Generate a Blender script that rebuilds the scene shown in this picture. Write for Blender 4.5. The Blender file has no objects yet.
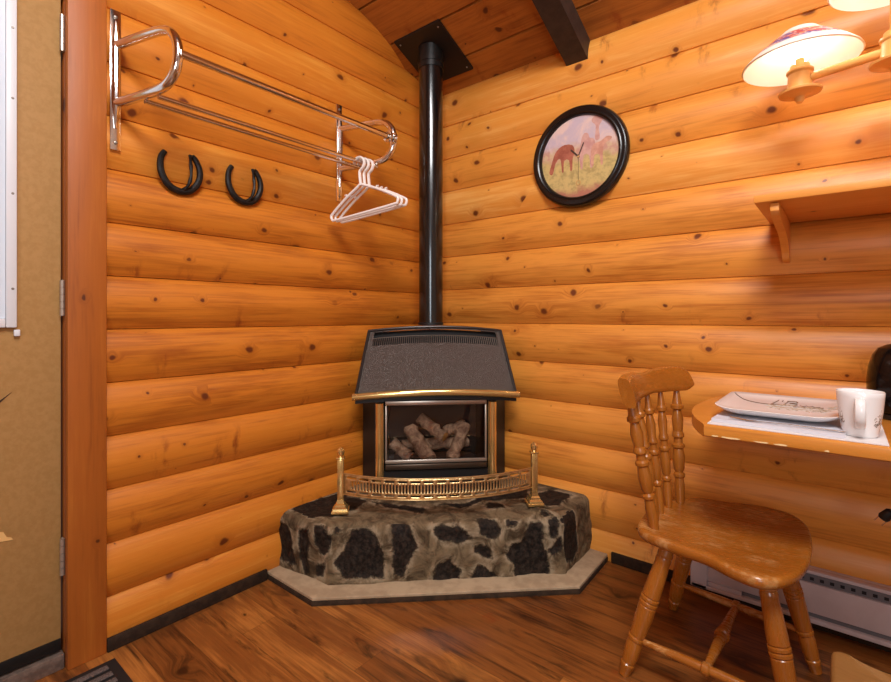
import bpy, bmesh, math, random
from mathutils import Vector, Matrix
random.seed(7)
PI = math.pi
sc = bpy.context.scene
COL = sc.collection

# ------------------------------------------------------------------ helpers
class MB:
    """collects shapes for ONE mesh object"""
    def __init__(s): s.bm = bmesh.new()
    def box(s, lo, hi, bev=0.0, mat=None, seg=2):
        v = []
        for x in (lo[0], hi[0]):
            for y in (lo[1], hi[1]):
                for z in (lo[2], hi[2]):
                    p = Vector((x, y, z))
                    v.append(s.bm.verts.new(mat @ p if mat else p))
        fs = [(0,1,3,2),(4,6,7,5),(0,4,5,1),(2,3,7,6),(0,2,6,4),(1,5,7,3)]
        F = [s.bm.faces.new([v[i] for i in f]) for f in fs]
        if bev:
            es = list({e for f in F for e in f.edges})
            bmesh.ops.bevel(s.bm, geom=es, offset=bev, segments=seg, affect='EDGES', profile=0.5)
        return s
    def ring(s, c, u, v, r, n):
        return [s.bm.verts.new(c + u*(r*math.cos(2*PI*i/n)) + v*(r*math.sin(2*PI*i/n))) for i in range(n)]
    def bridge(s, a, b):
        n = len(a)
        for i in range(n):
            s.bm.faces.new((a[i], a[(i+1) % n], b[(i+1) % n], b[i]))
    def tube(s, pts, rad, n=12, cap=True, closed=False, flat=1.0, upv=None):
        pts = [Vector(p) for p in pts]
        m = len(pts)
        rads = rad if isinstance(rad, (list, tuple)) else [rad]*m
        rings = []; u = None
        for i, p in enumerate(pts):
            if closed: t = pts[(i+1) % m]-pts[i-1]
            else: t = pts[min(i+1, m-1)]-pts[max(i-1, 0)]
            t.normalize()
            if u is None:
                ref = Vector(upv) if upv else (Vector((0, 0, 1)) if abs(t.z) < .9 else Vector((1, 0, 0)))
                u = (ref - t*ref.dot(t)).normalized()
            else:
                u = (u - t*u.dot(t)).normalized()
            w = t.cross(u)
            rings.append(s.ring(p, u*flat, w, rads[i], n))
        for i in range(m-1): s.bridge(rings[i], rings[i+1])
        if closed: s.bridge(rings[-1], rings[0])
        elif cap:
            s.bm.faces.new(rings[0][::-1]); s.bm.faces.new(rings[-1])
        return s
    def lathe(s, a, b, prof, n=24, cap=True):
        """profile = [(t 0..1 along a->b, radius)]"""
        a = Vector(a); b = Vector(b); t = (b-a).normalized()
        ref = Vector((0, 0, 1)) if abs(t.z) < .9 else Vector((1, 0, 0))
        u = (ref - t*ref.dot(t)).normalized(); w = t.cross(u)
        rings = [s.ring(a + (b-a)*q, u, w, max(r, 1e-4), n) for q, r in prof]
        for i in range(len(rings)-1): s.bridge(rings[i], rings[i+1])
        if cap:
            s.bm.faces.new(rings[0][::-1]); s.bm.faces.new(rings[-1])
        return s
    def prism(s, outline, z0, z1, fn=None, bev=0.0):
        """outline: 2D points; fn maps (a,b,z)->Vector"""
        fn = fn or (lambda a, b, z: Vector((a, b, z)))
        A = [s.bm.verts.new(fn(a, b, z0)) for a, b in outline]
        B = [s.bm.verts.new(fn(a, b, z1)) for a, b in outline]
        n = len(A)
        f0 = s.bm.faces.new(A[::-1]); f1 = s.bm.faces.new(B)
        for i in range(n): s.bm.faces.new((A[i], A[(i+1) % n], B[(i+1) % n], B[i]))
        if bev:
            es = list(f0.edges) + list(f1.edges)
            bmesh.ops.bevel(s.bm, geom=es, offset=bev, segments=3, affect='EDGES', profile=0.5)
        return s
    def ball(s, c, r, sz=(1, 1, 1), n=16):
        M = Matrix.Translation(Vector(c)) @ Matrix.Diagonal((sz[0], sz[1], sz[2], 1))
        bmesh.ops.create_uvsphere(s.bm, u_segments=n, v_segments=max(6, n//2), radius=r, matrix=M)
        return s
    def build(s, name, mat, parent=None, smooth=28):
        bm = s.bm
        bmesh.ops.recalc_face_normals(bm, faces=bm.faces)
        me = bpy.data.meshes.new(name)
        if smooth:
            ang = math.radians(smooth)
            for f in bm.faces: f.smooth = True
            for e in bm.edges:
                if len(e.link_faces) == 2 and e.calc_face_angle(0) > ang: e.smooth = False
        bm.to_mesh(me); bm.free()
        me.materials.append(mat)
        o = bpy.data.objects.new(name, me); COL.objects.link(o)
        if parent is not None: o.parent = parent
        return o

def tag(o, label=None, cat=None, group=None, kind=None):
    if label: o['label'] = label
    if cat: o['category'] = cat
    if group: o['group'] = group
    if kind: o['kind'] = kind
    return o
def thing(name, label, cat, loc=(0, 0, 0), rz=0.0, group=None):
    o = bpy.data.objects.new(name, None); COL.objects.link(o)
    o.empty_display_size = .05
    o.location = loc; o.rotation_euler = (0, 0, rz)
    return tag(o, label, cat, group)
def struct(o, label=None): return tag(o, label, kind='structure')
def copy_tree(o, parent=None):
    c = o.copy(); COL.objects.link(c)
    if parent is not None: c.parent = parent
    for ch in list(o.children): copy_tree(ch, c)
    return c
def crom(pts, k=6, closed=True):
    """Catmull-Rom through 2D/3D points"""
    P = [Vector(p) for p in pts]; n = len(P); out = []
    rng = range(n if closed else n-1)
    for i in rng:
        if closed: p0, p1, p2, p3 = P[i-1], P[i], P[(i+1) % n], P[(i+2) % n]
        else: p0, p1, p2, p3 = P[max(i-1, 0)], P[i], P[i+1], P[min(i+2, n-1)]
        for j in range(k):
            t = j/k
            out.append(.5*((2*p1)+(p2-p0)*t+(2*p0-5*p1+4*p2-p3)*t*t+(3*p1-p0-3*p2+p3)*t**3))
    if not closed: out.append(P[-1].copy())
    return out

# ------------------------------------------------------------------ materials
def S(r, g, b):
    f = lambda c: (c/255/12.92 if c/255 <= .04045 else ((c/255+.055)/1.055)**2.4)
    return (f(r), f(g), f(b), 1)
class NT:
    def __init__(s, name):
        s.m = bpy.data.materials.new(name); s.m.use_nodes = True
        s.t = s.m.node_tree; s.b = s.t.nodes['Principled BSDF']; s.out = s.t.nodes['Material Output']
    def n(s, typ, ins=None, **kw):
        nd = s.t.nodes.new('ShaderNode'+typ)
        for k, v in kw.items(): setattr(nd, k, v)
        for k, v in (ins or {}).items(): s.set(nd.inputs[k], v)
        return nd
    def set(s, sock, v):
        if isinstance(v, bpy.types.NodeSocket): s.t.links.new(v, sock)
        else: sock.default_value = v
    def math(s, op, a, b=0.0, c=0.0, clamp=False):
        nd = s.n('Math', operation=op, use_clamp=clamp)
        s.set(nd.inputs[0], a); s.set(nd.inputs[1], b); s.set(nd.inputs[2], c)
        return nd.outputs[0]
    def mix(s, f, a, b, blend='MIX'):
        nd = s.n('Mix', data_type='RGBA', blend_type=blend)
        s.set(nd.inputs[0], f); s.set(nd.inputs[6], a); s.set(nd.inputs[7], b)
        return nd.outputs[2]
    def ramp(s, f, lo, hi, a=0.0, b=1.0):
        nd = s.n('MapRange', interpolation_type='SMOOTHSTEP')
        for i, v in enumerate((f, lo, hi, a, b)): s.set(nd.inputs[i], v)
        return nd.outputs[0]
    def xyz(s, x, y, z):
        nd = s.n('CombineXYZ')
        for i, v in enumerate((x, y, z)): s.set(nd.inputs[i], v)
        return nd.outputs[0]
    def p(s, **kw):
        for k, v in kw.items(): s.set(s.b.inputs[k.replace('_', ' ')], v)
        return s.m
    def bump(s, h, strength=.3, dist=.002):
        nd = s.n('Bump', {'Strength': strength, 'Distance': dist, 'Height': h})
        s.set(s.b.inputs['Normal'], nd.outputs[0])
    def noise(s, vec, scale=1.0, detail=4.0, rough=.6, dist=0.0, dim='3D'):
        nd = s.n('TexNoise', {'Vector': vec, 'Scale': scale, 'Detail': detail, 'Roughness': rough, 'Distortion': dist}, noise_dimensions=dim)
        return nd.outputs[0]

def plain(name, col, rough=.5, metal=0.0, **kw):
    t = NT(name); t.p(Base_Color=col, Roughness=rough, Metallic=metal, **kw)
    return t.m
def noisy(name, a, b, scale=30, rough=.5, metal=0.0, bump=0.0, **kw):
    t = NT(name); co = t.n('TexCoord').outputs['Object']
    f = t.noise(co, scale, 5)
    t.p(Base_Color=t.mix(t.ramp(f, .35, .65), a, b), Roughness=rough, Metallic=metal, **kw)
    if bump: t.bump(f, bump)
    return t.m

def wood(name, lite, mid, dark, axis='X', wear=0.0, pitch=None, z0=0.0, knots=1.0, rough=.38, boards='Z', seglen=None, grain=1.0,
         knotcol=None, streak=.0, tintvar=.3, coat=0.0, kscale=7.0, amp=.62):
    """boards run along `axis`; board index counted along `boards` with `pitch`"""
    t = NT(name); co = t.n('TexCoord').outputs['Object']
    sp = t.n('SeparateXYZ', {0: co}); A = {'X': sp.outputs[0], 'Y': sp.outputs[1], 'Z': sp.outputs[2]}
    al = A[axis]
    ac = A[boards]
    third = [k for k in 'XYZ' if k not in (axis, boards)][0]; th = A[third]
    if pitch:
        q = t.math('DIVIDE', t.math('SUBTRACT', ac, z0), pitch)
        idx = t.math('FLOOR', q)
        if seglen:
            r0 = t.n('TexWhiteNoise', {'W': idx}, noise_dimensions='1D').outputs['Value']
            sx = t.math('DIVIDE', t.math('ADD', al, t.math('MULTIPLY', r0, seglen*3)), seglen)
            idx = t.math('ADD', t.math('MULTIPLY', idx, 17.31), t.math('FLOOR', sx))
        rnd = t.n('TexWhiteNoise', {'W': t.math('ADD', idx, .37)}, noise_dimensions='1D')
        rv = rnd.outputs['Value']
        sep = t.n('SeparateColor', {0: rnd.outputs['Color']})
        r2 = sep.outputs[1]
        off = t.math('MULTIPLY', rv, 31.0)
    else:
        off = 0.0; rv = .5; r2 = .5; idx = 0.0
    al2 = t.math('ADD', al, off)
    # knots
    kv = t.xyz(al2, t.math('ADD', t.math('MULTIPLY', ac, 1.2), t.math('MULTIPLY', idx, 3.17) if pitch else t.math('MULTIPLY', th, 1.2)), 0.0)
    wob = t.n('TexNoise', {'Vector': kv, 'Scale': 14.0, 'Detail': 2.0})
    kvw = t.n('VectorMath', {0: kv, 1: t.n('VectorMath', {0: wob.outputs['Color'], 'Scale': .034}, operation='SCALE').outputs[0]}, operation='ADD').outputs[0]
    vo = t.n('TexVoronoi', {'Vector': kvw, 'Scale': kscale, 'Randomness': 1.0}, voronoi_dimensions='2D')
    kd = vo.outputs['Distance']; kc = t.n('SeparateColor', {0: vo.outputs['Color']})
    krad = t.math('MULTIPLY', t.math('POWER', kc.outputs[0], 2.8), .145*knots)
    kcore = t.ramp(t.math('DIVIDE', kd, t.math('ADD', krad, .002)), .55, 1.25, 1.0, 0.0)
    khalo = t.ramp(t.math('DIVIDE', kd, t.math('ADD', krad, .002)), .6, 3.6, 1.0, 0.0)
    kpres = t.math('MULTIPLY', t.ramp(kc.outputs[0], .3, .55), t.ramp(kc.outputs[2], .22, .30))
    kcore = t.math('MULTIPLY', kcore, kpres); khalo = t.math('MULTIPLY', khalo, kpres)
    # grain, pushed round the knots
    bend = t.math('MULTIPLY', khalo, .035)
    gv = t.xyz(t.math('MULTIPLY', al2, 1.0), t.math('MULTIPLY', t.math('ADD', ac, bend), 11.0), t.math('MULTIPLY', th, 11.0))
    g1 = t.noise(gv, 2.2, 5, .6, .9)
    gv2 = t.xyz(t.math('MULTIPLY', al2, 4.0), t.math('MULTIPLY', t.math('ADD', ac, bend), 130.0), t.math('MULTIPLY', th, 130.0))
    g2 = t.noise(gv2, 1.0, 3, .6)
    bl = t.noise(t.xyz(t.math('MULTIPLY', al2, 2.2), t.math('MULTIPLY', ac, 6.0), t.math('MULTIPLY', th, 6.0)), 1.3, 3)
    f = t.math('ADD', t.math('MULTIPLY', t.math('SUBTRACT', g1, .5), 1.5*grain), t.math('MULTIPLY', t.math('SUBTRACT', g2, .5), 1.0*grain))
    f = t.math('ADD', f, t.math('MULTIPLY', t.math('SUBTRACT', bl, .5), .9))
    f = t.math('ADD', f, t.math('MULTIPLY', t.math('SUBTRACT', rv, .5), tintvar*2))
    f = t.math('ADD', t.math('MULTIPLY', f, amp), .5, clamp=True)
    c = t.mix(t.ramp(f, .0, .5), lite, mid)
    c = t.mix(t.ramp(f, .5, 1.0), c, dark)
    if streak:
        sv = t.xyz(t.math('MULTIPLY', al2, 1.4), t.math('MULTIPLY', ac, 9.0), idx)
        s1 = t.noise(sv, 1.6, 5, .65, 1.5)
        c = t.mix(t.math('MULTIPLY', t.ramp(s1, .52, .72), streak), c, knotcol or dark)
    if knots and pitch:
        sv2 = t.n('TexVoronoi', {'Vector': t.xyz(t.math('ADD', t.math('MULTIPLY', al2, 1.9), t.math('MULTIPLY', wob.outputs[0], .22)), t.math('ADD', t.math('MULTIPLY', ac, .55), t.math('MULTIPLY', idx, 5.3)), 0.0), 'Scale': 5.2}, voronoi_dimensions='2D')
        sc2 = t.n('SeparateColor', {0: sv2.outputs['Color']})
        sm = t.math('MULTIPLY', t.ramp(sv2.outputs['Distance'], .03, .30, 1.0, 0.0), t.ramp(sc2.outputs[1], .70, .86))
        sm = t.math('MULTIPLY', sm, t.ramp(t.noise(t.xyz(t.math('MULTIPLY', al2, 26.0), t.math('MULTIPLY', ac, 10.0), idx), 1.0, 4, .7), .42, .66))
        c = t.mix(t.math('MULTIPLY', sm, .85), c, S(136, 58, 16))
    kcol = knotcol or S(95, 40, 14)
    c = t.mix(t.math('MULTIPLY', khalo, .38 if knots else 0.0), c, dark)
    c = t.mix(t.math('MULTIPLY', kcore, .93 if knots else 0.0), c, kcol)
    if wear:
        w1 = t.noise(co, 9.0, 6, .75); w2 = t.noise(t.xyz(t.math('MULTIPLY', al, 30.0), t.math('MULTIPLY', ac, 160.0), th), 1.0, 3, .6)
        c = t.mix(t.math('MULTIPLY', t.math('MULTIPLY', t.ramp(w1, .46, .64), t.ramp(w2, .40, .60)), wear), c, S(214, 168, 110))
    if pitch and seglen:
        fr = t.math('FRACT', q); ed = t.math('MINIMUM', fr, t.math('SUBTRACT', 1.0, fr))
        c = t.mix(t.ramp(ed, .0, .02, .5, 0.0), c, S(30, 14, 7))
        fx = t.math('FRACT', sx); ex = t.math('MINIMUM', fx, t.math('SUBTRACT', 1.0, fx))
        c = t.mix(t.ramp(ex, .0, .002, .4, 0.0), c, S(30, 14, 7))
    rr = t.math('ADD', rough, t.math('MULTIPLY', t.math('SUBTRACT', g2, .5), .15))
    t.p(Base_Color=c, Roughness=rr)
    if coat: t.p(Coat_Weight=coat, Coat_Roughness=.15)
    t.bump(t.math('SUBTRACT', g2, t.math('MULTIPLY', kcore, .6)), .12, .0015)
    return t.m

LP, RP, LZ, RZ = .1722, .1828, 1.020, 1.0275      # log pitch and a seam height of each wall
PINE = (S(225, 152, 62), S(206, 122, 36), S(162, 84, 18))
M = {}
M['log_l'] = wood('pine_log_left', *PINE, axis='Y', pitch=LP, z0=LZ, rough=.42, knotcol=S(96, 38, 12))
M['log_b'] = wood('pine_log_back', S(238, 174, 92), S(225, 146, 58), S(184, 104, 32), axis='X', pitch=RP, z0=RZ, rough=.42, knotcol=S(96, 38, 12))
M['ceil'] = wood('pine_ceiling', S(206, 140, 62), S(178, 110, 42), S(136, 76, 26), axis='X', boards='Y', pitch=.2, z0=-.152, rough=.5, knotcol=S(80, 32, 12))
M['post'] = wood('pine_post', S(194, 116, 42), S(170, 92, 28), S(132, 66, 18), axis='Z', boards='Y', rough=.5, kscale=4, knotcol=S(84, 36, 12))
M['floor'] = wood('floor_planks', S(186, 120, 56), S(134, 78, 34), S(66, 34, 14), axis='X', boards='Y', pitch=.125, z0=-.03, seglen=1.15,
                  rough=.34, knots=.8, streak=.9, knotcol=S(46, 22, 10), tintvar=.30, kscale=3.0, amp=.75)
M['shelf'] = wood('pine_shelf', S(238, 170, 88), S(224, 146, 60), S(194, 112, 36), axis='X', boards='Y', rough=.45, kscale=4)
M['table'] = wood('table_oak', S(228, 158, 74), S(208, 132, 50), S(168, 96, 30), axis='X', boards='Y', rough=.3, knots=0.0, coat=.2)
M['chair'] = wood('chair_maple', S(192, 122, 46), S(160, 92, 28), S(108, 56, 14), wear=.5, axis='X', boards='Y', rough=.28, knots=0.0, coat=.25, grain=.7)
M['chairz'] = wood('chair_turning', S(192, 122, 46), S(160, 92, 28), S(108, 56, 14), axis='Z', boards='Y', rough=.28, knots=0.0, coat=.25, grain=.6)
M['lampwood'] = wood('lamp_maple', S(240, 190, 118), S(228, 168, 92), S(206, 138, 66), axis='Z', boards='Y', rough=.35, knots=0.0, grain=.6)
M['seat2'] = wood('seat_maple', S(150, 108, 60), S(134, 92, 46), S(112, 72, 32), axis='X', boards='Y', rough=.45, knots=0.0, grain=.6)
M['paint'] = plain('cream_wall_paint', S(226, 216, 200), .7)
M['cap'] = noisy('hidden_gap', S(20, 10, 6), S(30, 16, 8), 20, .9)
M['base'] = noisy('dark_baseboard', S(42, 30, 22), S(58, 42, 30), 40, .7, Specular_IOR_Level=.2)
M['beam'] = noisy('dark_stain', S(46, 34, 30), S(58, 44, 38), 30, .55)
M['chrome'] = plain('chrome', (.80, .78, .76, 1), .13, 1.0)
M['brass'] = plain('brass', S(238, 204, 132), .17, .85)
M['fbrass'] = noisy('fender_brass', S(226, 192, 136), S(206, 168, 112), 60, .28, .8)
M['black'] = plain('gloss_black_pipe', S(14, 13, 13), .22, 0.0, Coat_Weight=.5, Coat_Roughness=.08)
M['matt'] = plain('matt_black', S(20, 18, 17), .5)
M['iron'] = noisy('horseshoe_iron', S(26, 24, 24), S(44, 40, 38), 60, .45, .5)
M['clockrim'] = plain('black_rim', S(20, 15, 14), .25)
M['white'] = plain('white_plastic', S(236, 226, 220), .35)
M['porc'] = plain('white_porcelain', S(238, 234, 232), .12)
M['mat'] = plain('white_placemat', S(228, 222, 220), .8)
M['napkin'] = plain('napkin_cloth', S(206, 202, 208), .85)
M['steel'] = plain('cutlery_steel', (.6, .58, .57, 1), .22, 1.0)
M['ink'] = plain('brown_script', S(124, 98, 78), .5)
M['inkl'] = plain('pale_brown_sprig', S(192, 168, 146), .5)
M['kettle'] = plain('gloss_black_kettle', S(18, 12, 11), .12, 0.0, Specular_IOR_Level=.3)
M['heater'] = noisy('heater_enamel', S(214, 200, 200), S(204, 188, 188), 8, .4)
M['hgrey'] = plain('heater_grey', S(110, 108, 112), .5)
M['hdark'] = plain('heater_hole', S(28, 26, 28), .8)
M['door'] = noisy('door_paint', S(176, 134, 80), S(168, 126, 72), 70, .55, 0, .05)
M['frame'] = plain('white_window_frame', S(222, 222, 226), .4)
M['screw'] = plain('screw_head', S(150, 140, 130), .4, .8)
M['hinge'] = plain('hinge_nickel', S(190, 176, 160), .35, .7)
M['sill'] = noisy('threshold_metal', S(150, 132, 120), S(120, 104, 94), 50, .45, .5)
M['dkmat'] = plain('mat_rubber', S(26, 22, 22), .8)
M['mbar'] = noisy('mat_carpet_bars', S(112, 98, 92), S(74, 64, 62), 220, .95)
M['slab'] = noisy('hearth_board', S(184, 160, 128), S(164, 140, 110), 18, .75, 0, .1)
M['slabedge'] = noisy('slab_edge', S(50, 38, 28), S(70, 52, 38), 30, .85, Specular_IOR_Level=.2)
M['scuff'] = plain('bare_wood_scuff', S(226, 178, 110), .7)
M['scuffd'] = plain('dark_scuff', S(60, 34, 16), .8)

def ceramic_log():
    t = NT('ceramic_log'); co = t.n('TexCoord').outputs['Object']
    f = t.noise(co, 24, 6, .7, .6)
    t.p(Base_Color=t.mix(t.ramp(f, .35, .68), S(142, 104, 84), S(240, 204, 172)), Roughness=.9)
    t.bump(f, .7, .006); return t.m
M['clog'] = ceramic_log()
M['clogend'] = noisy('log_end', S(232, 178, 104), S(206, 146, 78), 40, .85)

def hood_mat():
    t = NT('hammered_enamel'); co = t.n('TexCoord').outputs['Object']
    v = t.n('TexVoronoi', {'Vector': co, 'Scale': 300.0}).outputs['Distance']
    t.p(Base_Color=S(86, 76, 70), Metallic=.6, Roughness=.33)
    t.bump(v, .9, .002); return t.m
M['hood'] = hood_mat()

def glass_mat(name='stove_glass', fac=.12, rough=.02, tint=(.92, .9, .88, 1)):
    t = NT(name)
    tr = t.n('BsdfTransparent', {'Color': tint}); gl = t.n('BsdfGlossy', {'Roughness': rough})
    fr = t.n('Fresnel', {'IOR': 1.5})
    mx = t.n('MixShader', {0: t.math('ADD', t.math('MULTIPLY', fr.outputs[0], .8), fac*.1), 1: tr.outputs[0], 2: gl.outputs[0]})
    t.t.links.new(mx.outputs[0], t.out.inputs[0]); return t.m
M['glass'] = glass_mat()

def shade_mat():
    t = NT('lamp_shade_glass'); co = t.n('TexCoord').outputs['Generated']
    sp = t.n('SeparateXYZ', {0: co})
    v = t.n('TexVoronoi', {'Vector': co, 'Scale': 16.0})
    n = t.noise(co, 26, 3)
    band = t.math('MULTIPLY', t.ramp(sp.outputs[2], .22, .30), t.ramp(sp.outputs[2], .66, .76, 1, 0))
    hue = t.n('SeparateColor', {0: v.outputs['Color']})
    c1 = t.mix(t.ramp(hue.outputs[0], .35, .5), S(88, 74, 150), S(196, 74, 74))
    c1 = t.mix(t.ramp(hue.outputs[1], .6, .75), c1, S(232, 168, 132))
    nz_ = t.n('SeparateXYZ', {0: t.n('NewGeometry').outputs['True Normal']}).outputs[2]
    fl = t.math('MULTIPLY', t.math('MULTIPLY', band, t.ramp(n, .36, .43)), t.math('GREATER_THAN', nz_, 0.0))
    c = t.mix(fl, S(250, 240, 226), c1)
    t.p(Base_Color=c, Roughness=.35)
    tl = t.n('BsdfTranslucent', {'Color': c})
    mx = t.n('MixShader', {0: .04, 1: t.b.outputs[0], 2: tl.outputs[0]})
    t.t.links.new(mx.outputs[0], t.out.inputs[0]); return t.m
M['shade'] = shade_mat()
def emis(name, col, st):
    t = NT(name); t.p(Base_Color=col, Emission_Color=col, Emission_Strength=st); return t.m
M['bulb'] = emis('bulb_glow', (1, .95, .86, 1), 5.0)

def hearth_mat():
    t = NT('fieldstone_mortar'); co = t.n('TexCoord').outputs['Object']
    at = t.n('Attribute', attribute_name='stone', attribute_type='GEOMETRY').outputs['Fac']
    e = t.noise(co, 30, 7, .78)
    sd = t.math('ADD', at, t.math('MULTIPLY', t.math('SUBTRACT', e, .5), .055))
    st = t.ramp(sd, -.006, .004)
    n1 = t.noise(co, 13, 6, .7, .8); n2 = t.noise(co, 60, 4, .7)
    mort = t.mix(t.ramp(n1, .3, .7), S(64, 50, 35), S(134, 114, 86))
    mort = t.mix(t.math('MULTIPLY', t.ramp(n2, .55, .75), .5), mort, S(70, 56, 44))
    edge = t.ramp(sd, -.03, -.004)                       # pale smear of fresh mortar round each stone
    mort = t.mix(t.math('MULTIPLY', edge, t.math('MULTIPLY', t.ramp(n1, .4, .6), .5)), mort, S(186, 168, 140))
    stone = t.mix(t.ramp(n2, .35, .75), S(24, 19, 16), S(62, 51, 42))
    t.p(Base_Color=t.mix(st, mort, stone), Roughness=t.math('SUBTRACT', .92, t.math('MULTIPLY', st, .2)), Specular_IOR_Level=.15)
    t.bump(t.math('ADD', t.math('MULTIPLY', n1, .8), t.math('SUBTRACT', t.math('MULTIPLY', n2, .3), t.math('MULTIPLY', st, .5))), .8, .012)
    return t.m
M['hearth'] = hearth_mat()

def clock_face():
    t = NT('pasture_print'); co = t.n('TexCoord').outputs['Object']
    sp = t.n('SeparateXYZ', {0: co})
    n = t.noise(co, 9, 5, .65, .5); n2 = t.noise(co, 45, 4)
    z = t.math('ADD', sp.outputs[2], t.math('MULTIPLY', t.math('SUBTRACT', n, .5), .12))
    sky = t.mix(t.ramp(n, .4, .62), S(196, 176, 186), S(222, 192, 182))
    hill = t.mix(t.ramp(n2, .4, .6), S(196, 146, 128), S(206, 176, 140))
    gr = t.mix(t.ramp(n2, .4, .65), S(204, 178, 116), S(172, 150, 96))
    c = t.mix(t.ramp(z, .03, .07), hill, sky)
    c = t.mix(t.ramp(z, -.02, .01), gr, c)
    c = t.mix(t.ramp(z, -.17, -.13), S(176, 112, 92), c)
    t.p(Base_Color=c, Roughness=.4, Coat_Weight=.4, Coat_Roughness=.06); return t.m
M['pasture'] = clock_face()
M['bay'] = noisy('bay_coat', S(178, 102, 78), S(150, 78, 58), 30, .6)
M['roan'] = noisy('pale_coat', S(212, 158, 134), S(190, 130, 108), 30, .6)
M['mauve'] = noisy('mauve_coat', S(190, 136, 128), S(208, 162, 148), 30, .6)
M['hands'] = plain('clock_hand_dark', S(70, 50, 40), .5)
M['gilt'] = plain('clock_gilt', S(206, 160, 100), .4)

# ------------------------------------------------------------------ the room
RX, RY = 4.0, -4.0
def eave(y): return 2.305 - .435*y if y > -2.0 else 2.305 + .435*(y+4.0)
SAG = .031
def logwall(name, mat, L0, L1, pitch, seam, along, top, x_of):
    """D-log siding: convex boards, seams at seam + k*pitch"""
    mb = MB(); k0 = int(math.floor((0-seam)/pitch)); zs = []
    N = 9
    k = k0
    while seam+k*pitch < top:
        a = seam+k*pitch
        zs.append((a+.0012, -.008)); 
        for i in range(N+1):
            u = i/N
            d = SAG*(1-(2*u-1)**2)
            # slightly fuller toward the lower edge, as D-log boards are
            zs.append((a+.0022+u*(pitch-.0044), d*.92))
        k += 1
    rows = [[mb.bm.verts.new(x_of(l, z, d)) for l in along] for z, d in zs]
    for r in range(len(rows)-1):
        for i in range(len(along)-1):
            mb.bm.faces.new((rows[r][i], rows[r][i+1], rows[r+1][i+1], rows[r+1][i]))
    return mb.build(name, mat, smooth=40)
ys = [0.05 - .25*i for i in range(0, 8)]
ys = [.05, -.4, -.8, -1.2, -1.69]
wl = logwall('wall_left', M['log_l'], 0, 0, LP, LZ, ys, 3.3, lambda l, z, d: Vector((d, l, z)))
struct(wl, 'left wall of rounded pine log siding behind the coat rack')
wb = logwall('wall_back', M['log_b'], 0, 0, RP, RZ, [-.05, .8, 1.6, 2.4, 3.2, RX+.1], 2.36, lambda l, z, d: Vector((l, -d, z)))
struct(wb, 'back wall of rounded pine log siding behind the clock and table')
# wall above and beyond the door (left wall continues past the frame)
mb = MB(); mb.box((-.12, -1.70, 2.03), (-.0, -2.62, 3.3)); mb.box((-.12, -2.62, -.02), (0, RY-.1, 3.3))
o = mb.build('wall_left.001', M['log_l']); struct(o)
mb = MB(); mb.box((RX, RY-.1, -.02), (RX+.1, .1, 3.3)); struct(mb.build('wall_right', M['paint']))
mb = MB(); mb.box((-.1, RY-.1, -.02), (RX, RY, 3.3)); struct(mb.build('wall_front', M['paint']))
mb = MB(); mb.box((-.15, RY-.1, -.06), (RX+.1, .1, 0)); fl = mb.build('floor', M['floor'], smooth=0)
struct(fl, 'reddish brown wood plank floor')
# ceiling: planks along x with dark gaps
def ceil_pt(x, y, h): return Vector((x, y, eave(y)+h))
mb = MB()
y = .048; first = True
edges = [.06, -.152]
while edges[-1] > -1.98: edges.append(max(edges[-1]-.2, -2.0))
edges2 = edges + [-4.0-e for e in edges[::-1][1:]]
for a, b in zip(edges2[:-1], edges2[1:]):
    a2, b2 = a-.0055, b+.0055
    vs = []
    for x in (-.05, RX+.05):
        for yy in (a2, b2):
            for h in (0, .03):
                zz = (2.305-.435*yy if a > -2.0+1e-6 else 2.305+.435*(yy+4.0)) + h
                vs.append(mb.bm.verts.new((x, yy, zz)))
    for f in [(0,1,3,2),(4,6,7,5),(0,4,5,1),(2,3,7,6),(0,2,6,4),(1,5,7,3)]: mb.bm.faces.new([vs[i] for i in f])
ce = mb.build('ceiling', M['ceil'], smooth=0); struct(ce, 'sloping ceiling of brown pine planks with dark gaps')
mb = MB()
for ya, yb in ((.1, -2.0), (-2.0, -4.1)):
    v = [mb.bm.verts.new((x, yy, (2.305-.435*yy if yb > -2.1 and ya > -1 else 2.305+.435*(yy+4))+.034)) for x, yy in ((-.1, ya), (RX+.1, ya), (RX+.1, yb), (-.1, yb))]
    mb.bm.faces.new(v)
struct(mb.build('ceiling.001', M['cap'], smooth=0))
# dark rafter
mb = MB()
c45 = 1/math.sqrt(1+.435**2)
def slope_box(mb, x0, x1, y0, y1, h0, h1):
    vs = []
    for x in (x0, x1):
        for yy in (y0, y1):
            for h in (h0, h1): vs.append(mb.bm.verts.new((x, yy, 2.305-.435*yy+h)))
    for f in [(0,1,3,2),(4,6,7,5),(0,4,5,1),(2,3,7,6),(0,2,6,4),(1,5,7,3)]: mb.bm.faces.new([vs[i] for i in f])
slope_box(mb, .848, .950, -.004, -2.0, -.106, .0)
struct(mb.build('beam_1', M['beam'], smooth=0), 'dark stained rafter crossing the plank ceiling')

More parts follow.
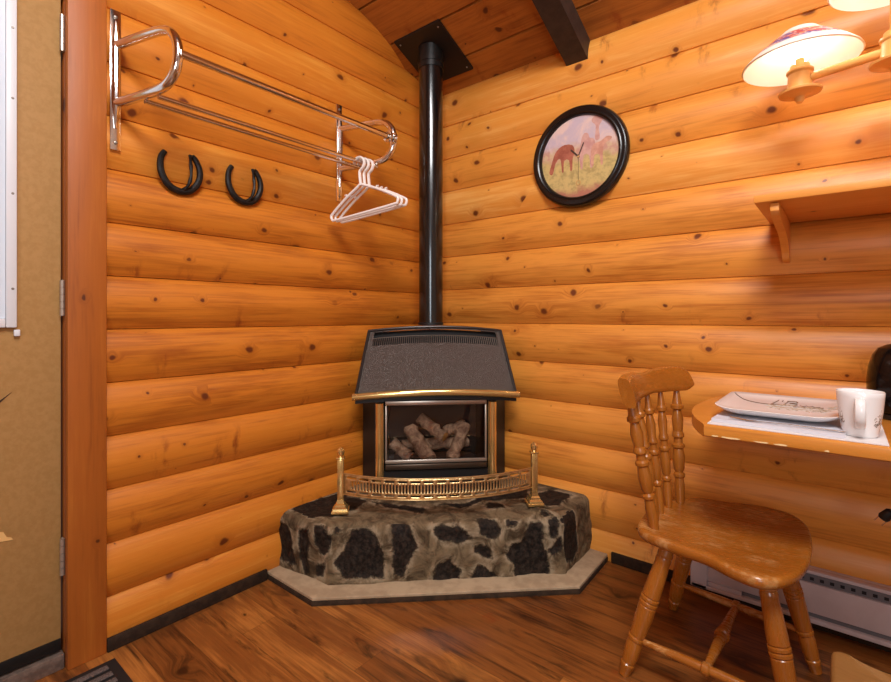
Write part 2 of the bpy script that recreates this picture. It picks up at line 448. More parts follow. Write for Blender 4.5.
# door, post, threshold, baseboards
mb = MB(); mb.box((-.004, -1.698, 0), (.034, -1.597, 3.0), .004)
struct(mb.build('trim_1', M['post']), 'wide pine post between the door and log wall')
mb = MB(); mb.box((-.1, -1.698, 0), (-.004, -1.680, 3.0), .001)
struct(mb.build('trim_2', M['post']))
dr = struct(MB().box((-.051, -2.60, .052), (-.008, -1.7045, 2.03), .002).build('door_1', M['door']), 'beige painted door with white framed window')
MB().box((-.0078, -2.60, .053), (-.002, -1.7055, .088), .001).build('door_sweep', M['matt'], dr)
wf = MB()
wf.box((-.0078, -1.832, 1.03), (.008, -1.808, 1.99), .003); wf.box((-.0078, -2.40, 1.03), (.008, -1.8325, 1.055), .003)
wf.box((-.0078, -2.40, 1.96), (.008, -1.8325, 1.99), .003); wf.box((-.0078, -2.42, 1.03), (.008, -2.4005, 1.99), .003)
wfo = wf.build('window_frame', M['frame'], dr)
fs = MB()
for z in (1.14, 1.41, 1.68, 1.88): fs.lathe((  .0081, -1.8175, z), (  .0095, -1.8175, z), [(0, .0035), (1, .0025)], 10)
fs.build('screw', M['screw'], wfo)
MB().box((-.0075, -2.3995, 1.0555), (.000, -1.8325, 1.9595)).build('window_pane', plain('frosted_pane', S(214, 222, 232), .25), dr)
for z0, z1 in ((1.862, 1.972), (1.064, 1.172), (.282, .392)):
    h = MB(); h.box((-.007, -1.704, z0), (.000, -1.6995, z1), .001)
    for q in range(5):
        a = z0+(z1-z0)*q/5; b = z0+(z1-z0)*(q+1)/5-.0012
        h.lathe((.006, -1.7045, a), (.006, -1.7045, b), [(0, .0062), (1, .0062)], 12)
    h.build('hinge', M['hinge'], dr)
MB().box((-.0078, -1.814, 1.005), (.004, -1.800, 1.024), .003).build('latch_clip', M['frame'], dr)
g = MB(); g.prism([(-1.878, .798), (-1.834, .832), (-1.817, .846), (-1.845, .816), (-1.885, .772)], -.0079, -.0065, lambda a, b, z: Vector((z, a, b)))
g.build('scratch', M['scuffd'], dr)
g = MB(); g.prism([(-1.885, .47), (-1.835, .452), (-1.828, .436), (-1.818, .431), (-1.814, .424), (-1.845, .428), (-1.885, .438)], -.0079, -.0060, lambda a, b, z: Vector((z, a, b)))
g.build('scuff', M['scuff'], dr)
struct(MB().box((-.11, -2.62, 0), (.012, -1.6995, .046), .004).build('trim_3', M['sill']), 'worn grey threshold strip under the door')
struct(MB().box((.0, -1.596, 0), (.036, -1.045, .043), .003).build('baseboard_left', M['base']))
struct(MB().box((1.056, -.036, 0), (RX, .0, .046), .003).build('baseboard_back', M['base']))

# ------------------------------------------------------------------ hearth
hl = thing('stone_hearth', 'raised corner hearth of dark fieldstones set in mortar', 'hearth', (0, 0, 0))
HZ = .262
foot = [(.012, -.980), (.303, -.952), (.968, -.294), (.958, -.012), (.012, -.012)]
# dense mesh: side wall panels + top, rounded shoulder
groups = {}
def hearth():
    mb = MB(); bm = mb.bm; lay = bm.verts.layers.float.new('stone')
    edgesN = [(0, 1, 36), (1, 2, 100), (2, 3, 32)]
    per = []                                    # perimeter samples (pos, outward normal, face id)
    for fid, (i, j, n) in enumerate(edgesN):
        a, b = Vector(foot[i]), Vector(foot[j]); t = (b-a).normalized(); nn = Vector((t.y, -t.x))
        for k in range(n):
            per.append((a+(b-a)*k/n, nn, fid))
    per.append((Vector(foot[3]), per[-1][1], 2))
    # smooth normals near corners
    ns = []
    for i, (p, nn, f) in enumerate(per):
        s = Vector((0, 0)); 
        for d in range(-4, 5):
            j = min(max(i+d, 0), len(per)-1); s += per[j][1]
        ns.append(s.normalized())
    from mathutils import noise as nz
    rows = []
    R = .045
    prof = [(0.0, .03 + (HZ-R-.03)*i/22) for i in range(23)] + [(R*(1-math.cos(a*PI/14)), HZ-R+R*math.sin(a*PI/14)) for a in range(1, 8)]
    ctr = Vector((.30, -.30))
    for (ins, z) in prof:
        row = []
        for (p, nn, f), n2 in zip(per, ns):
            q = p - n2*ins
            w = nz.noise(Vector((q.x*9, q.y*9, z*9)))*.010 + nz.noise(Vector((q.x*24, q.y*24, z*24)))*.005
            lump = -abs(nz.noise(Vector((p.x*5+3, p.y*5, 1.7))))*.022 if z > HZ-.05 else 0
            row.append(bm.verts.new((max(q.x + n2.x*w, .012), min(q.y + n2.y*w, -.012), z + lump*(z-HZ+.05)/.05)))
        rows.append(row)
    last = rows[-1]
    for s in range(1, 26):
        f = s/26; row = []
        for v in last:
            x = v.co.x+(ctr.x-v.co.x)*f; y = v.co.y+(ctr.y-v.co.y)*f
            w = nz.noise(Vector((x*8, y*8, 5)))*.006*min(1, s/4)
            lump = v.co.z-HZ
            row.append(bm.verts.new((x, y, HZ+lump*(1-f)+w*(1-f))))
        rows.append(row)
    for r in range(len(rows)-1):
        for i in range(len(per)-1):
            bm.faces.new((rows[r][i], rows[r][i+1], rows[r+1][i+1], rows[r+1][i]))
    # back triangle of the top, out of sight behind the stove
    a = bm.verts.new((.012, -.012, HZ)); cv = bm.verts.new((ctr.x, ctr.y, HZ))
    colA = [r[0] for r in rows[29:]]; colB = [r[-1] for r in rows[29:]]
    bm.faces.new(colA + [cv, a]); bm.faces.new([a, cv] + colB[::-1])
    return mb, lay, rows, per
FRONT_D = (.303+.945)/math.sqrt(2)
def sdf(poly, p):
    ins = False; best = 9.0; n = len(poly); x, y = p
    for i in range(n):
        x1, y1 = poly[i]; x2, y2 = poly[(i+1) % n]
        dx, dy = x2-x1, y2-y1; L = dx*dx+dy*dy
        t = max(0, min(1, ((x-x1)*dx+(y-y1)*dy)/L)) if L else 0
        best = min(best, math.hypot(x-x1-t*dx, y-y1-t*dy))
        if (y1 > y) != (y2 > y) and x < (x2-x1)*(y-y1)/(y2-y1)+x1: ins = not ins
    return best if ins else -best
STONE_F = [[(-0.366, 0.236), (-0.32, 0.246), (-0.277, 0.215), (-0.247, 0.136), (-0.247, 0.05), (-0.395, 0.058), (-0.437, 0.112), (-0.395, 0.169)], [(-0.209, 0.285), (-0.175, 0.287), (-0.153, 0.252), (-0.119, 0.164), (-0.148, 0.114), (-0.175, 0.047), (-0.205, 0.057), (-0.218, 0.246)], [(-0.058, 0.232), (-0.011, 0.239), (0.054, 0.227), (0.095, 0.193), (0.044, 0.172), (-0.03, 0.189)], [(0.129, 0.254), (0.185, 0.249), (0.221, 0.211), (0.175, 0.18), (0.129, 0.21)], [(0.238, 0.255), (0.284, 0.258), (0.273, 0.219), (0.242, 0.228)], [(0.109, 0.158), (0.157, 0.153), (0.18, 0.102), (0.143, 0.116), (0.107, 0.134)], [(0.338, 0.238), (0.38, 0.236), (0.386, 0.137), (0.406, 0.108), (0.414, 0.032), (0.348, 0.012), (0.276, 0.016), (0.266, 0.077), (0.238, 0.116), (0.252, 0.153), (0.294, 0.165)], [(0.406, 0.24), (0.444, 0.248), (0.448, 0.191), (0.414, 0.174)], [(0.406, 0.127), (0.458, 0.181), (0.464, 0.134), (0.42, 0.112)], [(0.091, 0.021), (0.119, 0.076), (0.157, 0.069), (0.204, 0.029), (0.185, 0.014)], [(-0.058, 0.03), (-0.04, 0.084), (0.007, 0.109), (0.054, 0.061), (0.048, 0.024)], [(-0.438, 0.253), (-0.412, 0.252), (-0.416, 0.228), (-0.434, 0.232)]]
STONE_L = [[(-0.012, 0.218), (0.069, 0.202), (0.101, 0.138), (0.124, 0.059), (0.053, 0.06), (-0.009, 0.078)], [(0.131, 0.201), (0.191, 0.217), (0.191, 0.05), (0.169, 0.034), (0.139, 0.122)], [(0.224, 0.242), (0.279, 0.243), (0.32, 0.202), (0.276, 0.136), (0.231, 0.168)], [(0.234, 0.083), (0.272, 0.1), (0.265, 0.056), (0.231, 0.044)]]
STONE_R = [[(-0.313, 0.283), (-0.191, 0.265), (-0.179, 0.089), (-0.225, 0.058), (-0.323, 0.087)]]
STONE_T = [[(0.037, -0.929), (-0.002, -0.842), (0.038, -0.766), (0.159, -0.678), (0.232, -0.691), (0.254, -0.783), (0.235, -0.893), (0.177, -0.946), (0.098, -0.954)], [(0.752, -0.165), (0.79, -0.058), (0.891, -0.052), (0.887, -0.196), (0.839, -0.242)], [(0.647, -0.385), (0.686, -0.336), (0.733, -0.371), (0.678, -0.422)], [(0.874, -0.358), (0.864, -0.289), (0.917, -0.299)], [(0.487, -0.522), (0.572, -0.419), (0.588, -0.299), (0.69, -0.099), (0.741, -0.21), (0.615, -0.356), (0.58, -0.479)], [(0.255, -0.673), (0.348, -0.645), (0.466, -0.58), (0.49, -0.62), (0.336, -0.685)]]

mbh, lay, rows, per = hearth()
from mathutils import noise as nz
for v in mbh.bm.verts:
    x, y, z = v.co; d = (x-y)/math.sqrt(2); u = (x+y)/math.sqrt(2)
    s = -1.0
    if z < HZ-.012:
        if y < -.90 and x < .31: G = STONE_L; p = (x, z)
        elif x > .94 and y > -.30: G = STONE_R; p = (y, z)
        else: G = STONE_F; p = (u, z)
    else: G = STONE_T; p = (x, y)
    for poly in G: s = max(s, sdf(poly, p))
    v[lay] = max(s, -.2)
    if s > .004 and z < HZ-.012: v.co -= Vector((.003, -.003, 0))
hb = mbh.build('stonework', M['hearth'], hl, smooth=180)
sl = [(.021, -1.042), (.325, -1.041), (1.052, -.345), (1.040, -.021), (.021, -.021)]
MB().prism(sl, 0, .018, bev=.001).build('slab_edge', M['slabedge'], hl)
MB().prism([(x*.998+.0004, y*.998) for x, y in sl], .0185, .031, bev=.003).build('slab_top', M['slab'], hl)

# ------------------------------------------------------------------ stove (local: x along the front, -y towards the room)
q2 = 2**-.5
def diag(s, d, z=0): return ((s+d)*q2, (s-d)*q2, z)
st = thing('gas_stove', 'dark enamel gas stove with brass trim on the stone hearth', 'stove', diag(-.012, 0, HZ+.004), PI/4)
ZB = HZ+.004
def Y(d): return -d
def zz(z): return z-ZB
# pedestal
def arcf(hw, d_end, d_mid, n=20):
    return [(-hw + 2*hw*i/n, -(d_end + (d_mid-d_end)*(1-(2*i/n-1)**2))) for i in range(n+1)]
MB().prism(arcf(.30, .55, .635) + [(.26, -.30), (-.26, -.30)], .0, .028, bev=.004).build('pedestal', M['matt'], st)
# body: hollow firebox built of panels
bd = MB()
bd.prism([(-.285, -.515), (-.345, -.43), (-.345, -.40), (-.24, -.27), (-.225, -.28), (-.245, -.515)], zz(.295), zz(.70))   # left cheek
bd.prism([(.285, -.515), (.345, -.43), (.345, -.40), (.24, -.27), (.225, -.28), (.245, -.515)][::-1], zz(.295), zz(.70))
bd.box((-.24, -.272, zz(.295)), (.24, -.262, zz(.70)))           # back
bd.box((-.2445, -.515, zz(.295)), (.2445, -.2725, zz(.345)))       # floor of firebox
bd.box((-.2445, -.515, zz(.672)), (.2445, -.2725, zz(.70)))       # top
bd.build('firebox', M['matt'], st)
for s in (-1, 1):
    c = MB(); x = s*.263
    c.lathe((x, -.535, zz(.296)), (x, -.535, zz(.664)), [(0, .0185), (1, .0185)], 20)
    c.box((x-.019, -.531, zz(.297)), (x+.019, -.5155, zz(.664)))
    c.build('brass_column', M['brass'], st)
fr = MB()
fr.box((-.238, -.527, zz(.381)), (.238, -.5155, zz(.397)), .003)
fr.box((-.238, -.525, zz(.650)), (.238, -.5155, zz(.671)), .003)
fr.box((-.238, -.525, zz(.3975)), (-.229, -.5155, zz(.6495)), .002); fr.box((.229, -.525, zz(.3975)), (.238, -.5155, zz(.6495)), .002)
fro = fr.build('door_frame', plain('brushed_frame', S(196, 182, 166), .3, .8), st)
MB().box((-.2285, -.521, zz(.3975)), (.2285, -.518, zz(.6495))).build('glass_pane', M['glass'], st)
MB().box((-.238, -.530, zz(.352)), (.238, -.5155, zz(.378)), .004).build('lower_trim', plain('bronze_trim', S(96, 80, 66), .3, .8), st)
# ceramic logs on the burner
MB().box((-.20, -.49, zz(.346)), (.20, -.30, zz(.372)), .006).build('burner_tray', noisy('embers', S(30, 24, 22), S(70, 52, 44), 60, .9, 0, .5), st)
def clog(name, a, b, r, ends=False, seed=0):
    rnd = random.Random(seed); a = Vector(a); b = Vector(b); m = MB(); n = 8
    side = Vector((rnd.uniform(-1, 1), rnd.uniform(-1, 1), rnd.uniform(-.5, 1)))
    pts = [a+(b-a)*i/n + side*.006*math.sin(i*1.7+seed) for i in range(n+1)]
    m.tube(pts, [r*(1+.13*math.sin(i*2.3+seed)) for i in range(n+1)], 12)
    for v in m.bm.verts:
        v.co += Vector((nz.noise(v.co*45), nz.noise(v.co*45+Vector((9, 0, 0))), nz.noise(v.co*45+Vector((0, 9, 0)))))*.007
    lo = m.build(name, M['clog'], st, smooth=60)
    if ends:
        d = (b-a).normalized()
        MB().lathe(b+d*.001, b+d*.006, [(0, r*.86), (.6, r*.9), (1, r*.7)], 14).build('cut_end', M['clogend'], lo)
    return lo
clog('ceramic_log', (-.200, -.44, zz(.452)), (-.115, -.485, zz(.392)), .027, seed=1)
clog('ceramic_log', (-.120, -.42, zz(.515)), (-.030, -.485, zz(.385)), .033, seed=2)
clog('ceramic_log', (-.070, -.38, zz(.560)), (.040, -.475, zz(.488)), .028, True, seed=3)
clog('ceramic_log', (.150, -.40, zz(.530)), (.075, -.485, zz(.385)), .030, seed=4)
clog('ceramic_log', (.150, -.39, zz(.525)), (.050, -.38, zz(.490)), .026, seed=5)
clog('ceramic_log', (-.16, -.36, zz(.42)), (.17, -.35, zz(.43)), .03, seed=6)
# hood: trapezoid leaning back, arched top, open slot with a grille
HB = [(.376, .575), (.366, .585)]
def hoodpt(u, v):
    """u -1..1 across, v 0..1 up the front sheet"""
    hw = .374+(.318-.374)*v
    d = .560+(.470-.560)*v + .022*(1-u*u)
    z = .700+.296*v + (.020*(1-u*u) if True else 0)
    return Vector((u*hw, -d, zz(z)))
def sheet(mb, u0, u1, v0, v1, nu, nv, off=0.0):
    g = [[mb.bm.verts.new(hoodpt(u0+(u1-u0)*i/nu, v0+(v1-v0)*j/nv)+Vector((0, -off, off*.3))) for i in range(nu+1)] for j in range(nv+1)]
    for j in range(nv):
        for i in range(nu): mb.bm.faces.new((g[j][i], g[j][i+1], g[j+1][i+1], g[j+1][i]))
    return g
hd = MB()
U, V0, V1 = .90, .745, .955
sheet(hd, -1, 1, 0, V0, 40, 10); sheet(hd, -1, 1, V1, 1, 40, 2); sheet(hd, -1, -U, V0, V1, 2, 4); sheet(hd, U, 1, V0, V1, 2, 4)
# sides and top going back to the corner
for s in (-1, 1):
    a0, a1 = hoodpt(s, 0), hoodpt(s, 1)
    b0, b1 = Vector((s*.30, -.33, a0.z)), Vector((s*.25, -.28, a1.z))
    v = [hd.bm.verts.new(p) for p in (a0, a1, b1, b0)]; hd.bm.faces.new(v)
tp = [hd.bm.verts.new(hoodpt(-1+2*i/40, 1)) for i in range(41)]
bk = [hd.bm.verts.new((-.25+.5*i/40, -.28, hoodpt(-1+2*i/40, 1).z)) for i in range(41)]
for i in range(40): hd.bm.faces.new((tp[i], tp[i+1], bk[i+1], bk[i]))
bb = [hd.bm.verts.new((-.30+.6*i/40, -.33, hoodpt(-1+2*i/40, 0).z)) for i in range(41)]
bt = [hd.bm.verts.new(hoodpt(-1+2*i/40, 0)) for i in range(41)]
for i in range(40): hd.bm.faces.new((bt[i], bb[i], bb[i+1], bt[i+1]))
hood = hd.build('hood', M['hood'], st, smooth=30)
ho = MB()
for s in (-1, 1):
    ho.tube([hoodpt(s, j/8)+Vector((-s*.004, -.004, 0)) for j in range(9)], .0065, 8)
ho.tube([hoodpt(-1+2*i/30, 1)+Vector((0, -.003, -.002)) for i in range(31)], .006, 8)
ho.build('hood_rim', plain('rim_enamel', S(58, 52, 50), .35, .5), hood)
vb = MB(); g = sheet(vb, -U-.01, U+.01, V0-.02, V1+.01, 24, 4, -.022)
vb.build('vent_recess', plain('vent_black', S(9, 8, 8), .8), hood)
gr = MB(); NS = 62
for i in range(NS):
    u = -U+2*U*(i+.5)/NS
    gr.tube([hoodpt(u, V0), hoodpt(u, V0+.115)], .0018, 5)
gr.tube([hoodpt(-U+2*U*i/30, V0+.115) for i in range(31)], .0022, 6)
gr.build('vent_grille', plain('grille_grey', S(104, 92, 82), .4, .6), hood)
# brass strip under the hood
bs = MB(); N = 40
secs = []
for i in range(N+1):
    u = -1+2*i/N; p = hoodpt(u, 0); x = u*.384
    yy = p.y-.012
    secs.append([bs.bm.verts.new(q) for q in [(x, yy+.010, p.z-.019)] + [(x, yy+.002-.010*math.cos(k*PI/12), p.z-.002+.0145*math.sin(k*PI/12)) for k in range(-5, 6)] + [(x, yy+.010, p.z+.014)]])
for i in range(N): bs.bridge(secs[i], secs[i+1])
bs.bm.faces.new(secs[0][::-1]); bs.bm.faces.new(secs[-1])
bs.build('brass_strip', M['brass'], st, smooth=30)
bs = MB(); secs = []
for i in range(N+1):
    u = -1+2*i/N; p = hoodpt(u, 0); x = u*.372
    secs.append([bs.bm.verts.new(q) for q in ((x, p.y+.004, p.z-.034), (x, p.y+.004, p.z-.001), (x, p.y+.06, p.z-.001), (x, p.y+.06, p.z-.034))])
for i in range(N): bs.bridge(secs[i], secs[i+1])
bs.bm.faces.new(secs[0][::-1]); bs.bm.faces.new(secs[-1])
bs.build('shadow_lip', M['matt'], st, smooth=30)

# flue pipe
px, py = .212, -.246
fp = thing('flue_pipe', 'black stove pipe rising from the stove to the ceiling', 'stove pipe', (px, py, 1.0195))
MB().lathe((0, 0, 0), (0, 0, 1.292), [(0, .0605), (1, .0605)], 40).build('pipe', M['black'], fp)
MB().lathe((0, 0, 1.290), (0, 0, 1.40), [(0, .0605), (.01, .064), (.25, .064), (.26, .067), (.32, .067), (.33, .0625), (1, .0625)], 40).build('pipe_collar', noisy('collar_black', S(20, 18, 18), S(36, 32, 30), 40, .4, .3), fp)
pl = MB()
vs = []
for x in (.066-px, .362-px):
    for yy in (-.362, -.088):
        for h in (-.012, -.002): vs.append(pl.bm.verts.new((x, yy-py, 2.305-.435*yy+h-1.0195)))
for f in [(0,1,3,2),(4,6,7,5),(0,4,5,1),(2,3,7,6),(0,2,6,4),(1,5,7,3)]: pl.bm.faces.new([vs[i] for i in f])
plo = pl.build('ceiling_plate', plain('plate_black', S(22, 20, 20), .45), fp, smooth=0)
for x, yy in ((.09, -.34), (.338, -.34), (.09, -.11), (.338, -.11)):
    z = 2.305-.435*yy-1.0195
    MB().ball((x-px, yy-py, z-.0125), .0045, n=10).build('screw', M['screw'], plo)
MB().lathe((0, 0, .0), (0, 0, .014), [(0, .0635), (.8, .0635), (1, .0612)], 32).build('base_collar', M['matt'], fp)

# fender
fd = thing('hearth_fender', 'low pierced brass fender with two posts standing before the stove', 'fender', diag(-.02, 0, HZ+.004), PI/4)
for s, x, d in ((-1, -.405, .765), (1, .405, .765)):
    pz = 0
    a = MB()
    a.prism([(x-.034, -d-.034), (x+.034, -d-.034), (x+.034, -d+.034), (x-.034, -d+.034)], 0, .010, bev=.002)
    rings = []
    for z, w in ((.010, .030), (.018, .028), (.024, .021), (.032, .020), (.036, .014), (.052, .0125)):
        rings.append([a.bm.verts.new((x+sx*w, -d+sy*w, z)) for sx, sy in ((-1, -1), (1, -1), (1, 1), (-1, 1))])
    for i in range(len(rings)-1): a.bridge(rings[i], rings[i+1])
    a.bm.faces.new(rings[0][::-1]); a.bm.faces.new(rings[-1])
    a.box((x-.0125, -d-.0125, .0522), (x+.0125, -d+.0125, .215), .002)
    a.box((x-.0165, -d-.0165, .2152), (x+.0165, -d+.0165, .223), .002)
    po = a.build('post', M['brass'], fd, smooth=30)
    MB().lathe((x, -d, .2232), (x, -d, .262), [(0, .009), (.12, .008), (.2, .0125), (.45, .0155), (.7, .0145), (.9, .008), (1, .001)], 18).build('finial', M['brass'], po)
def fpt(u, z, off=0):
    d = .765+.10*(1-abs(u)**2.4)
    return Vector((u*.392, -d-off, z))
fz0, fz1 = .072, .152
ra = MB()
N = 122
# pierced strip: rows of slots left open
bands = [(0, .009), (.009, .016), (.016, .023), (.023, .057), (.057, .064), (.064, .071), (.071, .080)]
def solid(i, b):
    if b in (0, 2, 4, 6): return True
    if b == 3: return i % 2 == 0 or i < 4 or i > N-5
    return (i % 8) < 2
for b, (h0, h1) in enumerate(bands):
    i = 0
    while i < N:
        if not solid(i, b): i += 1; continue
        u0, u1 = -1+2*i/N, -1+2*(i+1)/N
        vf = [fpt(u0, fz0+h0), fpt(u1, fz0+h0), fpt(u1, fz0+h1), fpt(u0, fz0+h1)]
        ra.bm.faces.new([ra.bm.verts.new(p) for p in vf])
        i += 1
bmesh.ops.remove_doubles(ra.bm, verts=ra.bm.verts, dist=1e-5)
rail = ra.build('pierced_rail', M['fbrass'], fd, smooth=60)
so = rail.modifiers.new('thick', 'SOLIDIFY'); so.thickness = .002; so.offset = 0
ed = MB()
for z in (fz0-.002, fz1+.002): ed.tube([fpt(-1+2*i/60, z) for i in range(61)], .0028, 8)
ed.build('rail_edge', M['fbrass'], rail)

# ------------------------------------------------------------------ coat rack
cr = thing('coat_rack', 'chrome wall coat rack with looped ends and long rods', 'coat rack', (.0275, -1.574, 1.59))
SK = .27
def cp(x, yb, z): return Vector((x, yb+SK*x+1.574-1.574*0, z-1.59))
def rack_y(y): return y+1.574
for yb in (-1.574, -.684):
    b = MB(); y0 = rack_y(yb)
    for (z0, z1) in ((1.592, 2.038),):
        b.box((.001, y0-.015, z0-1.59), (.007, y0+.015, z1-1.59), .002)
    b.tube([(.009, y0, 1.66-1.59), (.011, y0, 1.74-1.59), (.012, y0, 1.93-1.59), (.009, y0, 2.0-1.59)], [.004, .0115, .0115, .004], 12)
    bo = b.build('wall_plate', M['chrome'], cr)
    for z in (1.615, 1.70, 1.965, 2.015):
        MB().ball((.008, y0, z-1.59), .006, (.5, 1, 1), 10).build('screw', M['screw'], bo)
    path = [(.008, 1.925), (.08, 1.925), (.16, 1.925), (.215, 1.922), (.252, 1.908), (.276, 1.878), (.284, 1.838), (.277, 1.798), (.255, 1.768), (.22, 1.750), (.16, 1.744), (.08, 1.742), (.008, 1.742)]
    pts = crom([(x, y0+SK*x, z-1.59) for x, z in path], 4, False)
    MB().tube(pts, .0142, 14).build('loop', M['chrome'], cr)
def rod(x, z, r, ya, yb, nm, extra=None):
    m = MB(); m.tube([(x, rack_y(ya), z-1.59), (x, rack_y(yb), z-1.59)], r, 14)
    return m.build(nm, M['chrome'], cr)
rod(.290, 1.836, .012, -1.574+SK*.29, -.684+SK*.29, 'front_rod')
rod(.200, 1.726, .008, -1.574+SK*.20, -.684+SK*.2, 'lower_rod'); rod(.140, 1.724, .008, -1.574+SK*.14, -.684+SK*.14, 'lower_rod')
for dx in (0, .03):
    m = MB(); yq = rack_y(-.684+SK*.29-.012-dx)
    m.tube([(.290+.021*math.cos(a*PI/10), yq, 1.836-1.59+.021*math.sin(a*PI/10)) for a in range(20)], .0048, 8, closed=True)
    m.build('end_ring', M['chrome'], cr)

# hangers (local: hook crest at the origin, body in the x-z plane)
def hanger_mesh():
    h = MB()
    out = [(-.205, -.222), (-.212, -.206), (-.20, -.192), (-.11, -.145), (-.03, -.112), (0, -.100), (.03, -.112), (.11, -.145), (.20, -.192), (.212, -.206), (.205, -.222)]
    pts = crom([(x, 0, z) for x, z in [(a*.82, b) for a, b in out]], 4, False)
    loop = pts + [Vector((x, 0, -.224)) for x in (.12, .04, -.04, -.12)]
    h.tube(loop, .0058, 10, closed=True, flat=1.0)
    # strap hook: wide flat hook
    hk = [(0, -.106), (0, -.07), (.003, -.045), (.020, -.033), (.030, -.016), (.027, .002), (.014, .0135), (-.002, .015), (-.016, .008), (-.023, -.006)]
    h.tube(crom([(x, 0, z) for x, z in hk], 4, False), .0085, 10, flat=.62)
    for s in (-1, 1): h.tube([(s*.076, 0, -.138), (s*.079, 0, -.128), (s*.087, 0, -.129)], .004, 8)
    return h
hx, hz = .200+.0275, 1.726
h1 = hanger_mesh().build('coat_hanger', M['white'])
labs = ['front white plastic coat hanger at the end of the chrome rack', 'white coat hanger hanging second from the corner, behind the front hanger', 'white coat hanger closest to the corner, mostly hidden behind two hangers']
for i, (yy, rz, ry) in enumerate(((-.737, .22, -.13), (-.713, .22, -.12), (-.689, .22, -.135))):
    o = h1 if i == 0 else h1.copy()
    if i: COL.objects.link(o)
    o.location = (hx+.0005*i, yy, hz-.001); o.rotation_euler = (0, ry, rz)
    tag(o, labs[i], 'coat hanger', 'white hangers on the chrome rack')

# horseshoes
def shoe(y, z, label):
    t = thing('horseshoe', label, 'horseshoe', (.026, y, z))
    m = MB()
    pts = [(-.060, .066), (-.072, .045), (-.076, .015), (-.070, -.020), (-.048, -.055), (-.012, -.072), (.028, -.066), (.056, -.040), (.070, -.005), (.068, .030), (.052, .062), (.040, .072)]
    P = crom([(.006, a*.9, b*.92) for a, b in pts], 5, False)
    m.tube(P, [.0075+.0045*math.sin(PI*min(1, (i+6)/(len(P)+8))) for i in range(len(P))], 10, flat=1.0)
    m.build('shoe', M['iron'], t)
    k = MB()
    kp = [(.010, .002, -.062), (.028, .013, -.048), (.036, .020, -.015), (.030, .022, .028), (.014, .026, .064)]
    P = crom(kp, 5, False); k.tube(P, [.0055+.001*math.sin(i) for i in range(len(P))], 8)
    k.build('hook_prong', M['iron'], t)
    return t
shoe(-1.374, 1.567, 'black iron horseshoe left of the other, under the chrome rack')
shoe(-1.138, 1.572, 'black iron horseshoe right of its twin, closer to the hangers')

# ------------------------------------------------------------------ round picture clock (local: face towards -y)
ck = thing('wall_clock', 'round black framed clock printed with grazing horses on log wall', 'clock', (.910, -.029, 1.782))
m = MB()
prof = [(0, .206), (0, .226), (.010, .226), (.022, .221), (.027, .212), (.024, .203), (.028, .195), (.024, .186), (.012, .181), (.0, .181)]
rg = []
for yy, r in prof: rg.append([m.bm.verts.new((r*math.cos(2*PI*i/72), -yy, r*math.sin(2*PI*i/72))) for i in range(72)])
for i in range(len(rg)-1): m.bridge(rg[i], rg[i+1])
m.build('rim', M['clockrim'], ck, smooth=50)
m = MB(); m.lathe((0, 0, 0), (0, -.009, 0), [(0, .1805), (1, .1805)], 72); face = m.build('dial', M['pasture'], ck)
def flat(name, poly, mat, y0=-.0092, th=.0006, par=face, k=4):
    pts = crom([(a, b) for a, b in poly], k); m = MB()
    m.prism([(p.x, p.y) for p in pts], y0, y0-th, lambda a, b, z: Vector((a, z, b)))
    return m.build(name, mat, par, smooth=0)
# simple grazing and standing horses
flat('grazing_horse', [(-.135, -.060), (-.125, -.056), (-.112, -.010), (-.095, .008), (-.085, -.005), (-.080, -.055), (-.072, -.055), (-.070, -.006), (-.045, -.008), (-.040, -.055), (-.030, -.054), (-.028, -.005), (-.018, .030), (-.030, .058), (-.065, .066), (-.095, .056), (-.118, .030), (-.132, -.010), (-.144, -.048)], M['bay'], k=2)
flat('standing_horse', [(.010, -.055), (.020, -.056), (.024, .0), (.050, -.004), (.055, -.058), (.066, -.058), (.068, .0), (.078, .040), (.070, .066), (.052, .072), (.046, .092), (.028, .098), (.016, .080), (.010, .050), (.004, .020)], M['mauve'], -.0094, k=2)
flat('pale_horse', [(.060, -.052), (.070, -.053), (.074, -.010), (.098, -.012), (.102, -.055), (.112, -.054), (.112, .0), (.120, .030), (.148, .044), (.150, .056), (.128, .062), (.104, .046), (.072, .040), (.058, .010)], M['roan'], -.0096, k=2)
flat('red_tree', [(.076, .060), (.098, .060), (.094, .110), (.112, .140), (.100, .158), (.070, .160), (.062, .140), (.080, .118)], M['mauve'], -.0091, k=3)
MB().lathe((0, -.0100, -.001), (0, -.0125, -.001), [(0, .006), (1, .005)], 14).build('hub', M['gilt'], ck)
for nm, a, L, w in (('hour_hand', 2.35, .050, .0035), ('minute_hand', 1.15, .062, .0025), ('second_hand', -PI/2, .105, .0009)):
    m = MB(); R_ = Matrix.Rotation(-a, 4, 'Y')
    m.box((-.008, -.0122, -w), (L, -.0116, w), 0, R_)
    m.build(nm, M['hands'], ck)
m = MB(); m.tube([(.010*math.cos(i*PI/10), -.0105, -.118+.010*math.sin(i*PI/10)) for i in range(20)], .0018, 6, closed=True); m.build('pendulum_ring', M['gilt'], ck)

# ------------------------------------------------------------------ wall shelf
sh = thing('wall_shelf', 'long pine wall shelf on a wooden bracket above the table', 'shelf', (1.628, -.026, 1.39))
MB().box((0, -.415, .002), (2.0, .020, .024), .003).build('board', M['shelf'], sh)
br = crom([(-.395, -.001), (-.39, -.030), (-.30, -.045), (-.16, -.06), (-.06, -.10), (-.03, -.132), (.0, -.140)], 4, False)
for x in (.038, 1.6):
    m = MB(); ol = [(p.x, p.y) for p in br] + [(.0, .001), (-.2, .001)]
    m.prism(ol, x, x+.022, lambda a, b, z: Vector((z, a, b)), bev=.002)
    m.build('bracket', M['shelf'], sh)

